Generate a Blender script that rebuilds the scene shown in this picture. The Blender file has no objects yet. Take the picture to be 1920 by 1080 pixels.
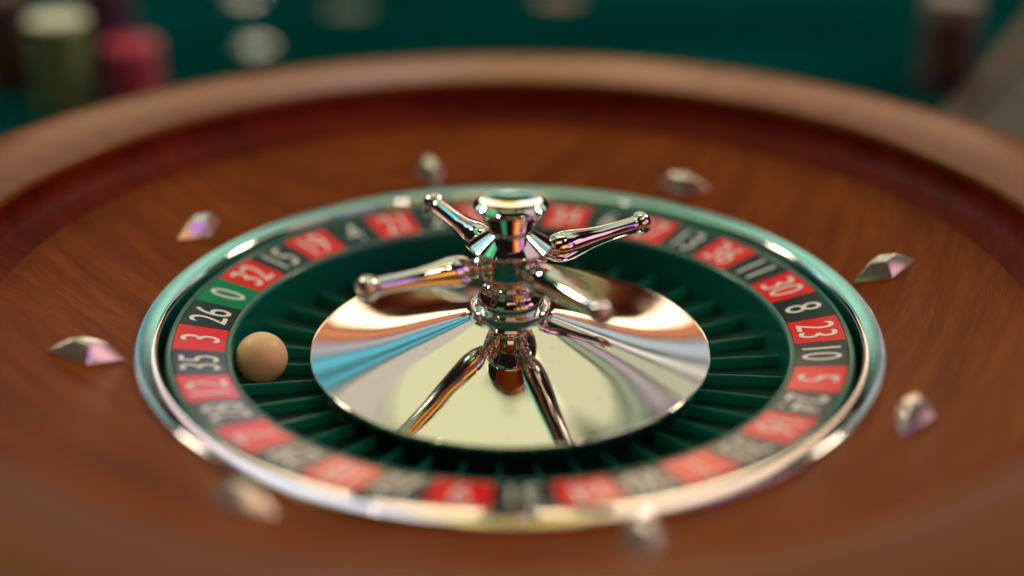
import bpy, bmesh, math, random
from math import sin, cos, pi, radians, sqrt, atan2
from mathutils import Vector, Matrix

K = 0.15                       # metres per model unit (bowl's chrome ring radius = 1 unit)
scene = bpy.context.scene
C = scene.collection

# ------------------------------------------------------------------ camera
E, D = 0.4314, 3.9784          # pitch below horizontal, distance to the aim point (units)
cam_d = bpy.data.cameras.new('camera')
cam = bpy.data.objects.new('camera', cam_d); C.objects.link(cam)
cam_d.sensor_width = 36.0
cam_d.lens = 2766.26 / 1920 * 36.0
cam_d.clip_start = 0.01; cam_d.clip_end = 200.0
target = Vector((0.0039, 0.0, 0.0960))
cam.location = (target - Vector((0, cos(E), -sin(E))) * D) * K
cam.rotation_euler = (Matrix.Rotation(pi/2 - E, 3, 'X') @ Matrix.Rotation(0.0039, 3, 'Z')).to_euler()
cam_d.dof.use_dof = True
cam_d.dof.focus_distance = 4.04 * K
cam_d.dof.aperture_fstop = (cam_d.lens / 1000) / (0.22 * K)
cam_d.dof.aperture_blades = 0
scene.camera = cam

# ------------------------------------------------------------------ dim room + lamps
world = bpy.data.worlds.new('World'); scene.world = world; world.use_nodes = True
bg = world.node_tree.nodes['Background']
bg.inputs[0].default_value = (0.60, 0.46, 0.36, 1); bg.inputs[1].default_value = 0.02

def lamp(name, az, el, dist, sx, sy, col, rad, roll=0.0):
    """Rectangular area lamp: az from +x counter-clockwise, el above table; rad = radiance."""
    l = bpy.data.lights.new(name, 'AREA'); l.shape = 'RECTANGLE'; l.size = sx; l.size_y = sy
    l.color = col; l.energy = rad * pi * sx * sy
    o = bpy.data.objects.new(name, l); C.objects.link(o)
    a, e = radians(az), radians(el)
    d = Vector((cos(a)*cos(e), sin(a)*cos(e), sin(e)))
    o.location = d * dist
    o.rotation_euler = (d.to_track_quat('Z', 'Y').to_matrix() @ Matrix.Rotation(radians(roll), 3, 'Z')).to_euler()
    return o
def span(name, az0, az1, el0, el1, col, rad, dist=3.0):
    """Lamp that fills an azimuth / elevation window as seen from the wheel."""
    e = radians((el0+el1)/2)
    lamp(name, (az0+az1)/2, (el0+el1)/2, dist, 2*dist*math.tan(radians(az1-az0)/2)*cos(e), 2*dist*math.tan(radians(el1-el0)/2), col, rad)
# fittings of the hall beyond the table, low to high
span('warm_strip_lamp',  66, 114, 14.6, 18.6, (1.0, 0.70, 0.44), 4.0)
span('amber_strip_lamp', 99.5, 113, 19.2, 22.4, (1.0, 0.36, 0.16), 0.75)
span('amber_strip_lamp', 66, 81, 18.8, 21.4, (1.0, 0.36, 0.16), 0.75)
span('gold_lamp', 82, 86.5, 7, 10.5, (1.0, 0.55, 0.15), 2.2)
span('lilac_panel_lamp', 92.5, 99, 20.0, 25.8, (0.92, 0.88, 1.0), 2.1)
span('peach_panel_lamp', 81.5, 86.9, 20.0, 25.8, (1.0, 0.72, 0.52), 2.3)
span('yellow_panel_lamp', 87.7, 89.0, 19.2, 25.8, (1.0, 0.76, 0.12), 2.4)
span('yellow_panel_lamp', 90.7, 92.2, 19.2, 25.8, (1.0, 0.78, 0.12), 2.4)
span('pale_strip_lamp', 102.6, 116, 23.2, 25.6, (0.95, 0.86, 0.90), 0.60)
span('mint_panel_lamp',  97.2, 101.6, 26.4, 35.0, (0.48, 1.0, 0.74), 0.80)
span('mint_panel_lamp',  78.5, 83.2, 26.4, 35.0, (0.48, 1.0, 0.74), 0.80)
span('mint_panel_lamp',  84, 96.5, 32.5, 41.0, (0.46, 1.0, 0.70), 0.55)
span('mint_panel_lamp', 120, 140, 25.0, 42.0, (0.46, 1.0, 0.74), 0.60)
span('mint_panel_lamp',  40,  60, 26.0, 42.0, (0.46, 1.0, 0.70), 0.58)
span('white_panel_lamp', 120, 140, 19.5, 24.0, (0.95, 0.98, 1.0), 0.95)
span('white_panel_lamp', 40,  60, 19.5, 25.0, (0.95, 0.96, 1.0), 0.95)
span('cyan_panel_lamp',  102.6, 116, 26.2, 29.6, (0.20, 0.82, 1.0), 0.66)
span('cyan_panel_lamp',  102.6, 116, 30.6, 33.0, (0.20, 0.80, 0.95), 0.55)
span('beige_panel_lamp', 102.6, 118, 33.8, 41.0, (1.0, 0.90, 0.74), 0.62)
span('silver_panel_lamp', 64, 77.6, 22.4, 26.4, (0.86, 0.95, 1.0), 0.62)
span('white_strip_lamp',  64, 77.6, 28.0, 29.8, (1.0, 0.93, 0.82), 1.1)
span('olive_panel_lamp',  62, 77.6, 30.8, 35.2, (0.95, 0.92, 0.64), 0.58)
span('mauve_panel_lamp',  62, 74, 36.0, 39.0, (0.95, 0.80, 0.80), 0.50)
span('sage_panel_lamp',   62, 79, 39.6, 42.4, (0.66, 0.80, 0.52), 0.50)
span('cream_ceiling_lamp', 97.2, 101.6, 35.8, 41.0, (1.0, 0.97, 0.60), 0.70)
span('cream_ceiling_lamp', 79.5, 83.2, 35.8, 41.0, (1.0, 0.97, 0.60), 0.70)
span('cream_ceiling_lamp', 80, 120, 41.6, 58, (1.0, 0.99, 0.58), 0.80)
span('cream_ceiling_lamp', 58, 79.4, 43.4, 58, (1.0, 0.97, 0.60), 0.74)
span('mint_ceiling_lamp', 36, 150, 59.5, 76, (0.40, 1.0, 0.66), 0.62)
# lamps on the camera's side
span('pink_lamp',       340, 358, 12, 34, (1.0, 0.55, 0.62), 1.3, 2.5)
span('purple_lamp',     322, 337, 18, 34, (0.52, 0.22, 1.0), 1.5, 2.5)
span('amber_lamp',      319, 333, 6, 16.5, (1.0, 0.60, 0.28), 1.5, 2.5)
span('orange_lamp',     292, 318, 10, 30, (1.0, 0.45, 0.08), 1.5, 2.5)
span('peach_lamp',      250, 300, 54, 70, (1.0, 0.68, 0.42), 1.2, 2.5)
span('red_lamp',        282, 287, 12, 26, (1.0, 0.10, 0.12), 1.2, 2.5)
span('green_lamp',      152, 188, 46, 66, (0.15, 0.85, 0.36), 0.75, 2.5)
span('green_lamp',      222, 248, 10, 24, (0.12, 0.85, 0.36), 0.40, 2.5)
span('blush_lamp',        2,  32, 48, 68, (1.0, 0.80, 0.74), 0.75, 2.5)
span('teal_lamp',       130, 142, 22, 36, (0.10, 0.75, 0.85), 1.0, 2.8)
# small bright spots give most of the light; far and side ones are added
lamp('added_far_key_lamp', 146, 39, 2.4, 0.34, 0.30, (1.0, 0.86, 0.66), 46.0)
lamp('added_far_key_lamp',  34, 39, 2.4, 0.34, 0.30, (1.0, 0.86, 0.66), 46.0)
lamp('table_spot_lamp', 114, 74, 2.2, 0.46, 0.28, (1.0, 0.72, 0.20), 4.6)
lamp('table_spot_lamp', 80, 76, 2.2, 0.22, 0.28, (1.0, 0.74, 0.22), 4.6)
lamp('table_spot_lamp', 50, 73, 2.2, 0.22, 0.28, (1.0, 0.70, 0.22), 4.6)
lamp('added_side_fill_lamp', 330, 62, 2.3, 0.12, 0.12, (1.0, 0.74, 0.68), 75.0)
lamp('added_side_fill_lamp', 200, 66, 2.3, 0.10, 0.10, (1.0, 0.80, 0.64), 50.0)

scene.view_settings.view_transform = 'Standard'
scene.view_settings.look = 'None'
scene.view_settings.exposure = 0.0
scene.view_settings.gamma = 1.0
scene.view_settings.use_curve_mapping = False
try:
    scene.cycles.max_bounces = 14; scene.cycles.glossy_bounces = 10
    scene.cycles.sample_clamp_indirect = 8.0
    scene.cycles.blur_glossy = 0.0
except Exception: pass

# ------------------------------------------------------------------ helpers
def tag(o, label=None, cat=None, group=None, kind=None):
    if label: o['label'] = label
    if cat: o['category'] = cat
    if group: o['group'] = group
    if kind: o['kind'] = kind
    return o

def empty(name, loc):
    o = bpy.data.objects.new(name, None); C.objects.link(o); o.location = Vector(loc) * K
    o.empty_display_size = 0.02
    return o

def link(name, me, parent=None, root=None):
    o = bpy.data.objects.new(name, me); C.objects.link(o)
    if parent is not None:
        o.parent = parent
        r = root if root is not None else parent
        o.matrix_parent_inverse = Matrix.Translation(-r.location)
    return o

def mesh(name, verts, faces, mat, smooth=True, angle=30):
    me = bpy.data.meshes.new(name)
    me.from_pydata([tuple(Vector(v) * K) for v in verts], [], faces)
    me.validate(); me.update()
    if mat is not None: me.materials.append(mat)
    bm = bmesh.new(); bm.from_mesh(me)
    bmesh.ops.remove_doubles(bm, verts=bm.verts, dist=1e-7)
    bmesh.ops.recalc_face_normals(bm, faces=bm.faces)
    bm.to_mesh(me); bm.free()
    if smooth:
        me.shade_smooth(); me.set_sharp_from_angle(angle=radians(angle))
    return me

def fillet(pts, n=5):
    """pts: (r, z, radius) polyline; rounds corners with radius > 0."""
    out = []
    for i, p in enumerate(pts):
        q = Vector(p[:2]); rad = p[2] if len(p) > 2 else 0
        if rad <= 0 or i == 0 or i == len(pts)-1:
            out.append((q.x, q.y)); continue
        a = Vector(pts[i-1][:2]) - q; b = Vector(pts[i+1][:2]) - q
        la, lb = a.length, b.length
        t = min(rad, la*0.49, lb*0.49)
        pa, pb = q + a/la*t, q + b/lb*t
        for k in range(n+1):
            s = k/n
            w = (1-s)**2*pa + 2*s*(1-s)*q + s*s*pb
            out.append((w.x, w.y))
    return out

def lathe_mesh(name, prof, mat, seg=160, center=(0, 0), angle=30, closed=False):
    verts, faces = [], []
    rings = []
    for r, z in prof:
        if r < 1e-6:
            rings.append([len(verts)]); verts.append((center[0], center[1], z))
        else:
            rings.append(list(range(len(verts), len(verts)+seg)))
            for k in range(seg):
                a = 2*pi*k/seg
                verts.append((center[0]+r*cos(a), center[1]+r*sin(a), z))
    pairs = list(zip(rings, rings[1:]))
    if closed: pairs.append((rings[-1], rings[0]))
    for A, B in pairs:
        for k in range(seg):
            k2 = (k+1) % seg
            if len(A) == 1 and len(B) == 1: continue
            if len(A) == 1: faces.append((A[0], B[k], B[k2]))
            elif len(B) == 1: faces.append((A[k], B[0], A[k2]))
            else: faces.append((A[k], B[k], B[k2], A[k2]))
    return mesh(name, verts, faces, mat, True, angle)

# ------------------------------------------------------------------ materials
def new_mat(name):
    m = bpy.data.materials.new(name); m.use_nodes = True
    nt = m.node_tree
    return m, nt, nt.nodes['Principled BSDF'], nt.nodes, nt.links

def ramp(N, stops):
    r = N.new('ShaderNodeValToRGB')
    el = r.color_ramp.elements
    while len(el) < len(stops): el.new(0.5)
    for e, (p, c) in zip(el, stops): e.position = p; e.color = (*c, 1)
    return r

def gloss(name, col, rough=0.3, metal=0.0, coat=0.0, coat_rough=0.1, bump=0.0, bscale=400, var=0.0, spec=0.5):
    m, nt, P, N, L = new_mat(name)
    P.inputs['Base Color'].default_value = (*col, 1)
    P.inputs['Roughness'].default_value = rough; P.inputs['Metallic'].default_value = metal
    P.inputs['Coat Weight'].default_value = coat; P.inputs['Coat Roughness'].default_value = coat_rough
    P.inputs['Specular IOR Level'].default_value = spec
    tc = N.new('ShaderNodeTexCoord')
    if bump or var:
        nz = N.new('ShaderNodeTexNoise'); nz.inputs['Scale'].default_value = bscale; nz.inputs['Detail'].default_value = 4
        L.new(tc.outputs['Object'], nz.inputs['Vector'])
    if bump:
        b = N.new('ShaderNodeBump'); b.inputs['Strength'].default_value = bump; b.inputs['Distance'].default_value = 0.0005
        L.new(nz.outputs['Fac'], b.inputs['Height']); L.new(b.outputs['Normal'], P.inputs['Normal'])
    if var:
        r = ramp(N, [(0.3, tuple(c*(1-var) for c in col)), (0.7, tuple(min(1, c*(1+var)) for c in col))])
        L.new(nz.outputs['Fac'], r.inputs['Fac']); L.new(r.outputs['Color'], P.inputs['Base Color'])
    return m

def chrome_mat(name, col, rough, smudge=0.05, metal=1.0, dust=0.0):
    m, nt, P, N, L = new_mat(name)
    P.inputs['Base Color'].default_value = (*col, 1); P.inputs['Metallic'].default_value = metal
    tc = N.new('ShaderNodeTexCoord')
    nz = N.new('ShaderNodeTexNoise'); nz.inputs['Scale'].default_value = 60; nz.inputs['Detail'].default_value = 6
    L.new(tc.outputs['Object'], nz.inputs['Vector'])
    mr = N.new('ShaderNodeMapRange'); mr.inputs['From Min'].default_value = 0.4; mr.inputs['From Max'].default_value = 0.75
    mr.inputs['To Min'].default_value = rough; mr.inputs['To Max'].default_value = rough + smudge
    L.new(nz.outputs['Fac'], mr.inputs['Value']); L.new(mr.outputs['Result'], P.inputs['Roughness'])
    if dust:                                   # sparse dust specks that dull the mirror
        vo = N.new('ShaderNodeTexVoronoi'); vo.inputs['Scale'].default_value = 420; L.new(tc.outputs['Object'], vo.inputs['Vector'])
        wn = N.new('ShaderNodeMath'); wn.operation = 'LESS_THAN'; wn.inputs[1].default_value = 0.16; L.new(vo.outputs['Distance'], wn.inputs[0])
        sx = N.new('ShaderNodeSeparateColor'); L.new(vo.outputs['Color'], sx.inputs[0])
        gt = N.new('ShaderNodeMath'); gt.operation = 'GREATER_THAN'; gt.inputs[1].default_value = 1-dust; L.new(sx.outputs[0], gt.inputs[0])
        mu = N.new('ShaderNodeMath'); mu.operation = 'MULTIPLY'; L.new(wn.outputs[0], mu.inputs[0]); L.new(gt.outputs[0], mu.inputs[1])
        r = ramp(N, [(0.0, col), (1.0, (0.25, 0.23, 0.22))]); L.new(mu.outputs[0], r.inputs['Fac']); L.new(r.outputs['Color'], P.inputs['Base Color'])
    return m

def wood_mat(name, dark, mid, light, rough=0.35, coat=0.25, coat_rough=0.25, sc=1.0, bump=0.12, spec=0.5):
    m, nt, P, N, L = new_mat(name)
    tc = N.new('ShaderNodeTexCoord')
    sep = N.new('ShaderNodeSeparateXYZ'); L.new(tc.outputs['Object'], sep.inputs[0])
    # veneer direction drifts across the bowl: nearly crosswise on the left, steep on the right
    ang = N.new('ShaderNodeMapRange'); ang.inputs['From Min'].default_value = -0.2; ang.inputs['From Max'].default_value = 0.2
    ang.inputs['To Min'].default_value = radians(16); ang.inputs['To Max'].default_value = radians(-64)
    L.new(sep.outputs['X'], ang.inputs['Value'])
    vr = N.new('ShaderNodeVectorRotate'); vr.rotation_type = 'Z_AXIS'
    L.new(tc.outputs['Object'], vr.inputs['Vector']); L.new(ang.outputs['Result'], vr.inputs['Angle'])
    mp = N.new('ShaderNodeMapping'); mp.inputs['Scale'].default_value = (9*sc, 95*sc, 40*sc)
    L.new(vr.outputs['Vector'], mp.inputs['Vector'])
    n1 = N.new('ShaderNodeTexNoise'); n1.inputs['Scale'].default_value = 1.0; n1.inputs['Detail'].default_value = 8
    n1.inputs['Roughness'].default_value = 0.62; n1.inputs['Distortion'].default_value = 0.9
    L.new(mp.outputs['Vector'], n1.inputs['Vector'])
    mp2 = N.new('ShaderNodeMapping'); mp2.inputs['Scale'].default_value = (70*sc, 1300*sc, 400*sc)
    L.new(vr.outputs['Vector'], mp2.inputs['Vector'])
    n2 = N.new('ShaderNodeTexNoise'); n2.inputs['Scale'].default_value = 1.0; n2.inputs['Detail'].default_value = 3
    L.new(mp2.outputs['Vector'], n2.inputs['Vector'])
    n3 = N.new('ShaderNodeTexNoise'); n3.inputs['Scale'].default_value = 14; n3.inputs['Detail'].default_value = 3
    L.new(tc.outputs['Object'], n3.inputs['Vector'])
    a = N.new('ShaderNodeMath'); a.operation = 'MULTIPLY_ADD'; a.inputs[1].default_value = 0.6
    L.new(n2.outputs['Fac'], a.inputs[0]); L.new(n1.outputs['Fac'], a.inputs[2])
    b = N.new('ShaderNodeMath'); b.operation = 'MULTIPLY_ADD'; b.inputs[1].default_value = 0.45
    L.new(n3.outputs['Fac'], b.inputs[0]); L.new(a.outputs[0], b.inputs[2])
    mr = N.new('ShaderNodeMapRange'); mr.inputs['From Min'].default_value = 0.70; mr.inputs['From Max'].default_value = 1.32
    L.new(b.outputs[0], mr.inputs['Value'])
    r = ramp(N, [(0.0, dark), (0.5, mid), (1.0, light)])
    L.new(mr.outputs['Result'], r.inputs['Fac']); L.new(r.outputs['Color'], P.inputs['Base Color'])
    bp = N.new('ShaderNodeBump'); bp.inputs['Strength'].default_value = bump; bp.inputs['Distance'].default_value = 0.0004
    L.new(n2.outputs['Fac'], bp.inputs['Height']); L.new(bp.outputs['Normal'], P.inputs['Normal'])
    P.inputs['Roughness'].default_value = rough; P.inputs['Specular IOR Level'].default_value = spec
    P.inputs['Coat Weight'].default_value = coat; P.inputs['Coat Roughness'].default_value = coat_rough
    return m

M_APRON = wood_mat('mahogany_apron', (0.085, 0.0145, 0.0012), (0.175, 0.034, 0.0032), (0.27, 0.062, 0.0070), rough=0.36, coat=0.0, spec=0.05)
M_TRACK = wood_mat('dark_red_lacquered_wood', (0.05, 0.0035, 0.0008), (0.12, 0.008, 0.0016), (0.19, 0.018, 0.003), rough=0.5, coat=0.0, sc=0.6, spec=0.08)
M_RIM = wood_mat('satin_rim_wood', (0.13, 0.034, 0.006), (0.185, 0.052, 0.011), (0.24, 0.073, 0.019), rough=0.26, coat=0.0, sc=0.7, spec=0.22)
M_CHROME = chrome_mat('polished_chrome', (0.80, 0.75, 0.76), 0.02, 0.04)
M_RING = chrome_mat('chrome_trim', (0.88, 0.88, 0.87), 0.05, 0.08)
M_DOME = chrome_mat('mirror_dome', (0.88, 0.85, 0.80), 0.03, 0.06, dust=0.08)
M_GREEN = gloss('dark_green_lacquer', (0.002, 0.125, 0.10), 0.28, coat=0.4, coat_rough=0.12)
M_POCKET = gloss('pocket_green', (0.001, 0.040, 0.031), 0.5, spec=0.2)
M_FRET = gloss('fret_green', (0.009, 0.28, 0.205), 0.22, coat=0.7)
M_FRET_GLINT = gloss('highlight_green_edge', (0.06, 0.48, 0.38), 0.25, coat=0.5)
M_PRED = gloss('red_number_print', (0.86, 0.009, 0.014), 0.13, spec=0.34, var=0.06, bscale=90)
M_PBLK = gloss('black_number_print', (0.018, 0.026, 0.027), 0.13, spec=0.34, var=0.15, bscale=90)
M_PGRN = gloss('green_number_print', (0.0, 0.25, 0.11), 0.13, spec=0.34, var=0.06, bscale=90)
M_INK = gloss('white_number_ink', (0.85, 0.83, 0.84), 0.2, spec=0.28)
M_DARK = gloss('black_gap_metal', (0.006, 0.006, 0.006), 0.5)
M_BALL = gloss('ivory_ball', (0.90, 0.58, 0.35), 0.42, bump=0.05, bscale=900, var=0.03)

# ------------------------------------------------------------------ table felt
FELT = -0.36
def felt_mat():
    m, nt, P, N, L = new_mat('green_felt')
    tc = N.new('ShaderNodeTexCoord')
    n = N.new('ShaderNodeTexNoise'); n.inputs['Scale'].default_value = 3500; n.inputs['Detail'].default_value = 3
    L.new(tc.outputs['Object'], n.inputs['Vector'])
    n2 = N.new('ShaderNodeTexNoise'); n2.inputs['Scale'].default_value = 9; n2.inputs['Detail'].default_value = 3
    mp = N.new('ShaderNodeMapping'); mp.inputs['Rotation'].default_value = (0, 0, radians(-35)); mp.inputs['Scale'].default_value = (0.25, 1.4, 1)
    L.new(tc.outputs['Object'], mp.inputs['Vector']); L.new(mp.outputs['Vector'], n2.inputs['Vector'])
    mx = N.new('ShaderNodeMath'); mx.operation = 'MULTIPLY_ADD'; mx.inputs[1].default_value = 0.3
    L.new(n.outputs['Fac'], mx.inputs[0]); L.new(n2.outputs['Fac'], mx.inputs[2])
    r = ramp(N, [(0.45, (0.0001, 0.014, 0.0155)), (0.85, (0.0004, 0.064, 0.065))])
    L.new(mx.outputs[0], r.inputs['Fac']); L.new(r.outputs['Color'], P.inputs['Base Color'])
    P.inputs['Roughness'].default_value = 0.95; P.inputs['Specular IOR Level'].default_value = 0.0
    P.inputs['Sheen Weight'].default_value = 0.0; P.inputs['Sheen Tint'].default_value = (0.1, 0.6, 0.5, 1)
    b = N.new('ShaderNodeBump'); b.inputs['Strength'].default_value = 0.3; b.inputs['Distance'].default_value = 0.0004
    L.new(n.outputs['Fac'], b.inputs['Height']); L.new(b.outputs['Normal'], P.inputs['Normal'])
    return m
felt = link('table_felt', mesh('table_felt', [(-9, -5, FELT), (9, -5, FELT), (9, 12, FELT), (-9, 12, FELT)], [(0, 1, 2, 3)], felt_mat(), False))
tag(felt, 'dark green felt covering the gaming table', 'felt', kind='structure')

# ------------------------------------------------------------------ bowl (stays still)
bowl = tag(empty('roulette_bowl', (0, 0, FELT)), 'brown wooden roulette bowl with chrome inner ring and diamond deflectors', 'roulette bowl')
RIM_Z = 0.227
prof_rim = fillet([(1.482, 0.15), (1.482, RIM_Z, 0.018), (1.66, RIM_Z+0.012, 0.1), (1.872, RIM_Z, 0.05), (1.885, 0.12, 0.03), (1.80, 0.04, 0.03), (1.78, -0.22, 0.03), (1.83, -0.26, 0.02), (1.83, FELT+0.002)], 6)
link('rim', lathe_mesh('rim', prof_rim, M_RIM, 192), bowl)
prof_track = fillet([(1.480, 0.205), (1.476, 0.165, 0.03), (1.452, 0.126, 0.05), (1.42, 0.106, 0.02), (1.385, 0.0928)], 8)
link('ball_track', lathe_mesh('ball_track', prof_track, M_TRACK, 192), bowl)
A_IN, A_OUT = (0.985, -0.012), (1.385, 0.0933)
def apron_z(r): return A_IN[1] + (A_OUT[1]-A_IN[1]) * (r-A_IN[0])/(A_OUT[0]-A_IN[0])
prof_apron = [(A_IN[0] + (A_OUT[0]-A_IN[0])*k/12, apron_z(A_IN[0] + (A_OUT[0]-A_IN[0])*k/12)) for k in range(13)]
link('apron', lathe_mesh('apron', prof_apron, M_APRON, 192), bowl)
prof_ring = fillet([(1.0, -0.02), (1.0, 0.005, 0.003), (0.994, 0.0105, 0.003), (0.9475, 0.0043, 0.004), (0.941, -0.004, 0.003), (0.938, -0.03, 0.003), (0.937, -0.17)], 6)
link('trim_ring', lathe_mesh('trim_ring', prof_ring, M_RING, 256, angle=40), bowl)
link('well', lathe_mesh('well', [(0.9365, -0.165), (0.9365, -0.22), (0.0, -0.22)], M_DARK, 96), bowl)

# diamond deflectors: rhombic base, hipped sides, small flat top
def deflector_mesh():
    l, w, h = 0.100, 0.052, 0.052
    tl, tw = 0.042, 0.021
    e = 0.008
    V = [(l,0,0),(0,w,0),(-l,0,0),(0,-w,0), (l,0,e),(0,w,e),(-l,0,e),(0,-w,e), (tl,0,h),(0,tw,h),(-tl,0,h),(0,-tw,h)]
    F = [(0,3,2,1)] + [(i,(i+1)%4,(i+1)%4+4,i+4) for i in range(4)] + [(4+i,4+(i+1)%4,8+(i+1)%4,8+i) for i in range(4)] + [(8,9,10,11)]
    me = mesh('deflector', V, F, M_DEFL, False)
    bm = bmesh.new(); bm.from_mesh(me)
    bmesh.ops.bevel(bm, geom=[ed for ed in bm.edges], offset=0.0035*K, segments=3, profile=0.5, affect='EDGES')
    bm.to_mesh(me); bm.free(); me.shade_smooth(); me.set_sharp_from_angle(angle=radians(35))
    return me
M_DEFL = chrome_mat('satin_chrome_diamond', (0.92, 0.84, 0.82), 0.20, 0.06, metal=0.82)
dm = deflector_mesh()
slope = math.atan2(A_OUT[1]-A_IN[1], A_OUT[0]-A_IN[0])
for k in range(8):
    a = radians(14.3 + 45*k); r = 1.115
    o = link('deflector', dm, bowl)
    M = Matrix.Rotation(a, 4, 'Z') @ Matrix.Translation((r*K, 0, (apron_z(r)-0.0015)*K)) @ Matrix.Rotation(-slope, 4, 'Y')
    if k % 2: M = M @ Matrix.Rotation(pi/2, 4, 'Z')
    o.matrix_basis = M

# ------------------------------------------------------------------ rotor (spins)
rotor = tag(empty('roulette_rotor', (0, 0, -0.215)), 'spinning roulette rotor with numbered red and black ring, chrome dome and four-armed turret', 'roulette wheel')
RO, ZO, RI, ZI = 0.9040, -0.0150, 0.7680, -0.0365
PHASE = 2.7994; STEP = 2*pi/37
def ring_z(r): return ZI + (ZO-ZI)*(r-RI)/(RO-RI)
POCK = -0.168
prof_num = fillet([(0.750, POCK), (0.750, -0.046, 0.004), (0.756, -0.0365, 0.005), (0.7675, -0.0370, 0.002), (RI, ZI-0.004), (RO, ZO-0.004), (RO+0.0005, ZO+0.0005, 0.002),
                   (0.914, -0.008, 0.006), (0.9225, -0.018, 0.006), (0.924, -0.15)], 4)
link('number_ring', lathe_mesh('number_ring', prof_num, M_GREEN, 222), rotor)
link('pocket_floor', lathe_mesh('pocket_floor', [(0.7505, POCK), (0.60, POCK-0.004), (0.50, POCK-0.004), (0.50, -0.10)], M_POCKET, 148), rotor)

def panel_mesh(mat):
    g = 0.0012; n = 6; V = []; F = []
    for k in range(n+1):
        a = STEP*(k/n-0.5)
        s = 1 - 2*g/(STEP*0.84)
        a *= s
        for r in (RI+0.0008, RO-0.0008):
            for z in (-0.004, 0.0):
                V.append((r*cos(a), r*sin(a), ring_z(r)+z))
    for k in range(n):
        b, c = 4*k, 4*k+4
        F += [(b+1, b+3, c+3, c+1), (b, c, c+2, b+2), (b, b+1, c+1, c), (b+2, c+2, c+3, b+3)]
    F += [(0, 2, 3, 1), (4*n, 4*n+1, 4*n+3, 4*n+2)]
    return mesh('number_panel', V, F, mat, True, 30)
pm = {'r': panel_mesh(M_PRED), 'b': panel_mesh(M_PBLK), 'g': panel_mesh(M_PGRN)}
ORDER = [0,32,15,19,4,21,2,25,17,34,6,27,13,36,11,30,8,23,10,5,24,16,33,1,20,14,31,9,22,18,29,7,28,12,35,3,26]
def numeral_mesh(n):
    cu = bpy.data.curves.new('numeral', 'FONT'); cu.body = str(n); cu.align_x = 'CENTER'; cu.size = 1.0
    cu.space_character = 0.97; cu.resolution_u = 5; cu.offset = -0.003
    o = bpy.data.objects.new('tmp', cu); C.objects.link(o)
    dg = bpy.context.evaluated_depsgraph_get()
    me = bpy.data.meshes.new_from_object(o.evaluated_get(dg))
    bpy.data.objects.remove(o); bpy.data.curves.remove(cu)
    ys = [v.co.y for v in me.vertices]; xs = [v.co.x for v in me.vertices]
    y0, y1 = min(ys), max(ys); cx = (min(xs)+max(xs))/2; w = max(xs)-min(xs)
    H = 0.103; sy = H/(y1-y0)
    sx = min(0.113/w, 0.098) if n > 9 else 0.102
    for v in me.vertices:
        u = (v.co.x-cx)*sx; t = (v.co.y-(y0+y1)/2)*sy
        r = (RI+RO)/2 + t; th = -u/((RI+RO)/2)
        v.co = Vector((r*cos(th), r*sin(th), ring_z(r)+0.0009)) * K
    me.materials.clear(); me.materials.append(M_INK); me.name = 'numeral'
    return me
for i, n in enumerate(ORDER):
    a = PHASE - (i-0.0)*STEP + STEP/2      # boundary k is at PHASE - k*STEP (0/32 boundary is k=0)
    kind = 'g' if n == 0 else ('r' if i % 2 == 1 else 'b')
    p = link('number_panel', pm[kind], rotor)
    p.rotation_euler = (0, 0, a)
    if n == 0: p['label'] = 'green zero panel of the number ring'
    q = bpy.data.objects.new('numeral', numeral_mesh(n)); C.objects.link(q); q.parent = p
# frets between the pockets
def fret_mesh():
    V = []; F = []; t = 0.0034
    zt0, zt1 = -0.138, -0.136
    prof = [(-t, POCK-0.006), (-t, -0.006), (-t*0.55, -0.0015), (0, 0), (t*0.55, -0.0015), (t, -0.006), (t, POCK-0.006)]
    for r, zt in ((0.515, zt0), (0.7505, zt1)):
        for y, dz in prof:
            V.append((r, y, dz if dz < -0.1 else zt+dz))
    n = len(prof)
    for k in range(n-1): F.append((k, k+1, n+k+1, n+k))
    F += [tuple(range(n)), tuple(range(n, 2*n))]
    me = mesh('fret', V, F, M_FRET, True, 50)
    me.materials.append(M_FRET_GLINT)                      # highlight along the top edge, painted as a lighter green
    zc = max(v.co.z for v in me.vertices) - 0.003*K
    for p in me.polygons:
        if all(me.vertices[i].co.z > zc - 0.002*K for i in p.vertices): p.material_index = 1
    return me
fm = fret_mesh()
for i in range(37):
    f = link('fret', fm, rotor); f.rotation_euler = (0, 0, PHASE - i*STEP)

# mirror dome
DOME_SLOPE = [(0.100, 40), (0.122, 16.4), (0.2, 15.1), (0.3, 14.8), (0.36, 13.4), (0.42, 11.0), (0.5, 8.6), (0.545, 7.0)]   # radius, degrees
def dome_slope(r):
    for (a, sa), (b, sb) in zip(DOME_SLOPE, DOME_SLOPE[1:]):
        if r <= b: return math.tan(radians(sa + (sb-sa)*(r-a)/(b-a)))
    return math.tan(radians(DOME_SLOPE[-1][1]))
prof_dome = [(0.5445, -0.0752)]
while prof_dome[-1][0] > 0.106:
    r, z = prof_dome[-1]; st = 0.004
    prof_dome.append((r-st, z + st*dome_slope(r-st/2)))
prof_dome = prof_dome[::-1] + [(0.5454, -0.0756), (0.5460, -0.0764), (0.5462, -0.0774), (0.5460, -0.088), (0.54, -0.094), (0.49, -0.10)]
link('dome', lathe_mesh('dome', prof_dome, M_DOME, 288, angle=50), rotor)

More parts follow.
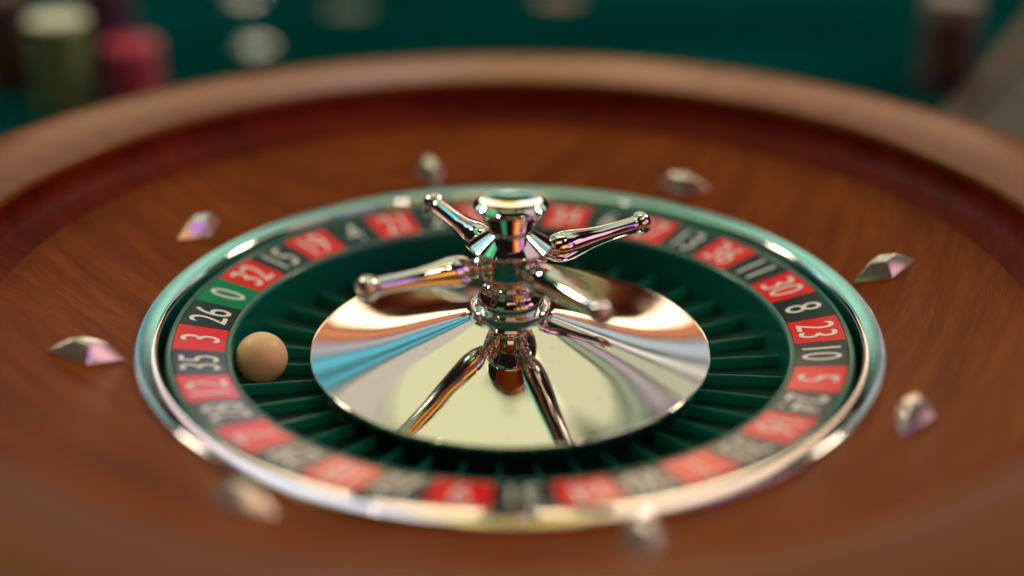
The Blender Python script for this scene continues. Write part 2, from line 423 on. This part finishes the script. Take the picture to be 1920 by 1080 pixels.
# turret: part with sub-parts
prof_body = fillet([(0.085, -0.01), (0.106, 0.0, 0.004), (0.1105, 0.010, 0.004), (0.1105, 0.048, 0.003), (0.106, 0.052, 0.003), (0.100, 0.047, 0.004), (0.090, 0.050, 0.004),
                    (0.090, 0.074, 0.014), (0.076, 0.090, 0.006), (0.074, 0.098, 0.003), (0.079, 0.104, 0.004), (0.079, 0.114, 0.004), (0.070, 0.121, 0.004), (0.070, 0.128, 0.003),
                    (0.0745, 0.134, 0.003), (0.0725, 0.142, 0.003), (0.0725, 0.200, 0.003), (0.106, 0.214, 0.003), (0.1110, 0.219, 0.002), (0.1105, 0.226, 0.002), (0.054, 0.262, 0.005),
                    (0.0560, 0.272, 0.006), (0.0985, 0.331, 0.004), (0.100, 0.337, 0.003), (0.084, 0.3500, 0.002), (0.081, 0.3505, 0.001), (0.070, 0.3483), (0.058, 0.3463), (0.046, 0.3447), (0.034, 0.3435), (0.022, 0.3427), (0.011, 0.3422), (0.0, 0.3421)], 5)
turret = link('turret', lathe_mesh('turret', prof_body, M_CHROME, 128, angle=28), rotor)
def arm_mesh():
    s = [(0.066, 0.0), (0.066, 0.026), (0.074, 0.030), (0.082, 0.0305), (0.087, 0.028), (0.089, 0.0215), (0.093, 0.0205), (0.096, 0.026), (0.101, 0.0285), (0.106, 0.0265), (0.109, 0.0205), (0.114, 0.0195),
         (0.120, 0.0260), (0.132, 0.0345), (0.148, 0.0405), (0.168, 0.0425), (0.190, 0.0412), (0.215, 0.0370), (0.245, 0.0315), (0.280, 0.0272), (0.320, 0.0248), (0.360, 0.0236), (0.392, 0.0234),
         (0.402, 0.0236), (0.406, 0.0250), (0.410, 0.0290), (0.416, 0.0320), (0.426, 0.0332), (0.436, 0.0320), (0.444, 0.0280), (0.449, 0.0215), (0.452, 0.0120), (0.453, 0.0)]
    me = lathe_mesh('arm', [(r, x) for x, r in s], M_CHROME, 48, angle=60)
    me.transform(Matrix.Rotation(pi/2, 4, 'Y'))
    return me
am = arm_mesh()
for k in range(4):
    a = radians(31.5 + 90*k)
    o = link('arm', am, turret, rotor)
    o.matrix_parent_inverse = Matrix.Identity(4)
    o.matrix_basis = Matrix.Translation((0, 0, 0.1735*K)) @ Matrix.Rotation(a, 4, 'Z') @ Matrix.Rotation(radians(-3.0), 4, 'Y')

# ------------------------------------------------------------------ ball
BR = 0.0702
ball = link('roulette_ball', lathe_mesh('roulette_ball', [(0 if k in (0, 32) else BR*sin(pi*k/32), -BR*cos(pi*k/32)) for k in range(33)], M_BALL, 64))
ba = radians(184.7); br = 0.677
ball.location = Vector((br*cos(ba), br*sin(ba), -0.0895)) * K
tag(ball, 'warm ivory ball resting in the pocket beside number 3', 'ball')

# ------------------------------------------------------------------ things behind the wheel
def chip_mat(name, col, spot, n=6):
    m, nt, P, N, L = new_mat(name)
    tc = N.new('ShaderNodeTexCoord'); sp = N.new('ShaderNodeSeparateXYZ'); L.new(tc.outputs['Object'], sp.inputs[0])
    at = N.new('ShaderNodeMath'); at.operation = 'ARCTAN2'; L.new(sp.outputs['Y'], at.inputs[0]); L.new(sp.outputs['X'], at.inputs[1])
    mu = N.new('ShaderNodeMath'); mu.operation = 'MULTIPLY'; mu.inputs[1].default_value = n; L.new(at.outputs[0], mu.inputs[0])
    sn = N.new('ShaderNodeMath'); sn.operation = 'SINE'; L.new(mu.outputs[0], sn.inputs[0])
    ln = N.new('ShaderNodeVectorMath'); ln.operation = 'LENGTH'
    cx = N.new('ShaderNodeCombineXYZ'); L.new(sp.outputs['X'], cx.inputs[0]); L.new(sp.outputs['Y'], cx.inputs[1]); L.new(cx.outputs[0], ln.inputs[0])
    g1 = N.new('ShaderNodeMath'); g1.operation = 'GREATER_THAN'; g1.inputs[1].default_value = 0.45; L.new(sn.outputs[0], g1.inputs[0])
    g2 = N.new('ShaderNodeMath'); g2.operation = 'GREATER_THAN'; g2.inputs[1].default_value = 0.0155; L.new(ln.outputs['Value'], g2.inputs[0])
    g = N.new('ShaderNodeMath'); g.operation = 'MULTIPLY'; L.new(g1.outputs[0], g.inputs[0]); L.new(g2.outputs[0], g.inputs[1])
    r = ramp(N, [(0.0, col), (1.0, spot)]); r.color_ramp.interpolation = 'CONSTANT'; r.color_ramp.elements[1].position = 0.5
    L.new(g.outputs[0], r.inputs['Fac']); L.new(r.outputs['Color'], P.inputs['Base Color'])
    P.inputs['Roughness'].default_value = 0.45
    return m
CR, CH = 0.133, 0.0225
def chip_mesh(mat): 
    return lathe_mesh('chip', fillet([(0, 0), (CR-0.004, 0, 0.003), (CR, 0.004, 0.003), (CR, CH-0.004, 0.003), (CR-0.004, CH, 0.003), (CR*0.74, CH, 0.001), (CR*0.73, CH-0.0012, 0.001), (0, CH-0.0012)], 2), mat, 40)
CM = {
    'green': chip_mesh(chip_mat('green_chip', (0.012, 0.20, 0.035), (0.40, 0.28, 0.17))),
    'pale':  chip_mesh(chip_mat('pale_chip', (0.86, 0.82, 0.70), (0.6, 0.75, 0.5))),
    'red':   chip_mesh(chip_mat('red_chip', (0.50, 0.008, 0.05), (0.45, 0.14, 0.22))),
    'purple': chip_mesh(chip_mat('purple_chip', (0.045, 0.012, 0.06), (0.10, 0.05, 0.11))),
    'maroon': chip_mesh(chip_mat('maroon_chip', (0.05, 0.012, 0.016), (0.10, 0.06, 0.06))),
    'grey':  chip_mesh(chip_mat('grey_chip', (0.30, 0.26, 0.26), (0.12, 0.05, 0.06))),
    'white': chip_mesh(chip_mat('white_chip', (0.05, 0.12, 0.10), (0.12, 0.2, 0.17))),
    'pink':  chip_mesh(chip_mat('pink_chip', (0.28, 0.14, 0.11), (0.35, 0.25, 0.2))),
}
random.seed(4)
def stack(x, y, kinds, label, top_label=None, group=None, seed=0):
    rnd = random.Random(seed)
    for i, kd in enumerate(kinds):
        o = link('casino_chip', CM[kd])
        o.location = Vector((x + rnd.uniform(-0.004, 0.004), y + rnd.uniform(-0.004, 0.004), FELT + 0.0015 + i*(CH+0.0003))) * K
        o.rotation_euler = (0, 0, rnd.uniform(0, 6.28))
        lab = top_label if (top_label and i == len(kinds)-1) else label
        tag(o, lab, 'chip', group)

stack(-2.06, 2.95, ['green']*18 + ['pale'], 'green casino chip in the blurred tall stack at upper left', 'pale top chip on the tall green stack at upper left', 'chips of the tall green stack', 1)
stack(-1.76, 3.02, ['red']*13, 'red casino chip in the stack right of the green stack', None, 'chips of the red stack', 2)
stack(-1.96, 3.42, ['purple']*22, 'dark purple casino chip in the stack behind the red and green ones', None, 'chips of the dark purple stack', 3)
stack(-2.42, 3.30, ['maroon']*20, 'dark red casino chip in the stack at the far left corner', None, 'chips of the corner stack', 4)
stack(2.10, 3.33, ['maroon']*16 + ['grey']*4, 'dark maroon casino chip in the blurred stack at upper right', 'grey top chip of the stack at upper right', 'chips of the upper right stack', 5)
stack(-0.95, 4.80, ['white'], 'single pale chip lying flat on the felt far behind the wheel')
stack(0.27, 5.10, ['pink'], 'single pinkish chip lying flat on the felt behind the rim')

# small silver markers that catch the lamps as round highlights
M_SILV = chrome_mat('silver_dome', (0.88, 0.88, 0.9), 0.03, 0.02)
def marker(x, y, label):
    z = FELT + 0.001; R_ = 0.17
    prof = fillet([(0, 0), (0.105, 0, 0.004), (0.112, 0.012, 0.004), (0.104, 0.024, 0.003)], 4) + [(R_*sin(t*0.615/10), 0.024 - R_*cos(0.615) + R_*cos(t*0.615/10)) for t in range(9, -1, -1)]
    o = link('win_marker', lathe_mesh('win_marker', prof, M_SILV, 64)); o.location = Vector((x, y, z))*K
    tag(o, label, 'marker', 'shiny markers on the felt')
marker(-1.36, 3.98, 'small domed silver marker just behind the rim, a round blurred highlight')
marker(-1.60, 5.06, 'small domed silver marker farther back, cut by the top edge')

# padded rail of the table at right
def rail():
    root = tag(empty('table_rail', (2.6, 3.3, FELT)), 'grey brown padded table rail at the right behind the rim', 'table rail')
    p0, p1 = Vector((1.60, 2.02, 0)), Vector((3.6, 5.75, 0))
    d = (p1-p0).normalized(); n = Vector((d.y, -d.x, 0))
    def sweep(nm, prof, mat):
        V = []; F = []
        for p in (p0, p1):
            for u, z in prof: q = p + n*u; V.append((q.x, q.y, z))
        k = len(prof)
        for i in range(k): F.append((i, (i+1) % k, k+(i+1) % k, k+i))
        F += [tuple(range(k)), tuple(range(k, 2*k))]
        link(nm, mesh(nm, V, F, mat, True, 40), root)
    sweep('wood_edge', fillet([(0.0, FELT+0.001), (0.0, FELT+0.16, 0.03), (0.12, FELT+0.18, 0.02), (0.12, FELT+0.001)], 4), gloss('rail_wood', (0.05, 0.028, 0.02), 0.4, var=0.2, bscale=30))
    sweep('padding', fillet([(0.121, FELT+0.001), (0.121, FELT+0.16, 0.05), (0.5, FELT+0.22, 0.2), (0.9, FELT+0.15, 0.1), (0.9, FELT+0.001)], 6), gloss('rail_leather', (0.028, 0.020, 0.021), 0.55, bump=0.4, bscale=250))
rail()
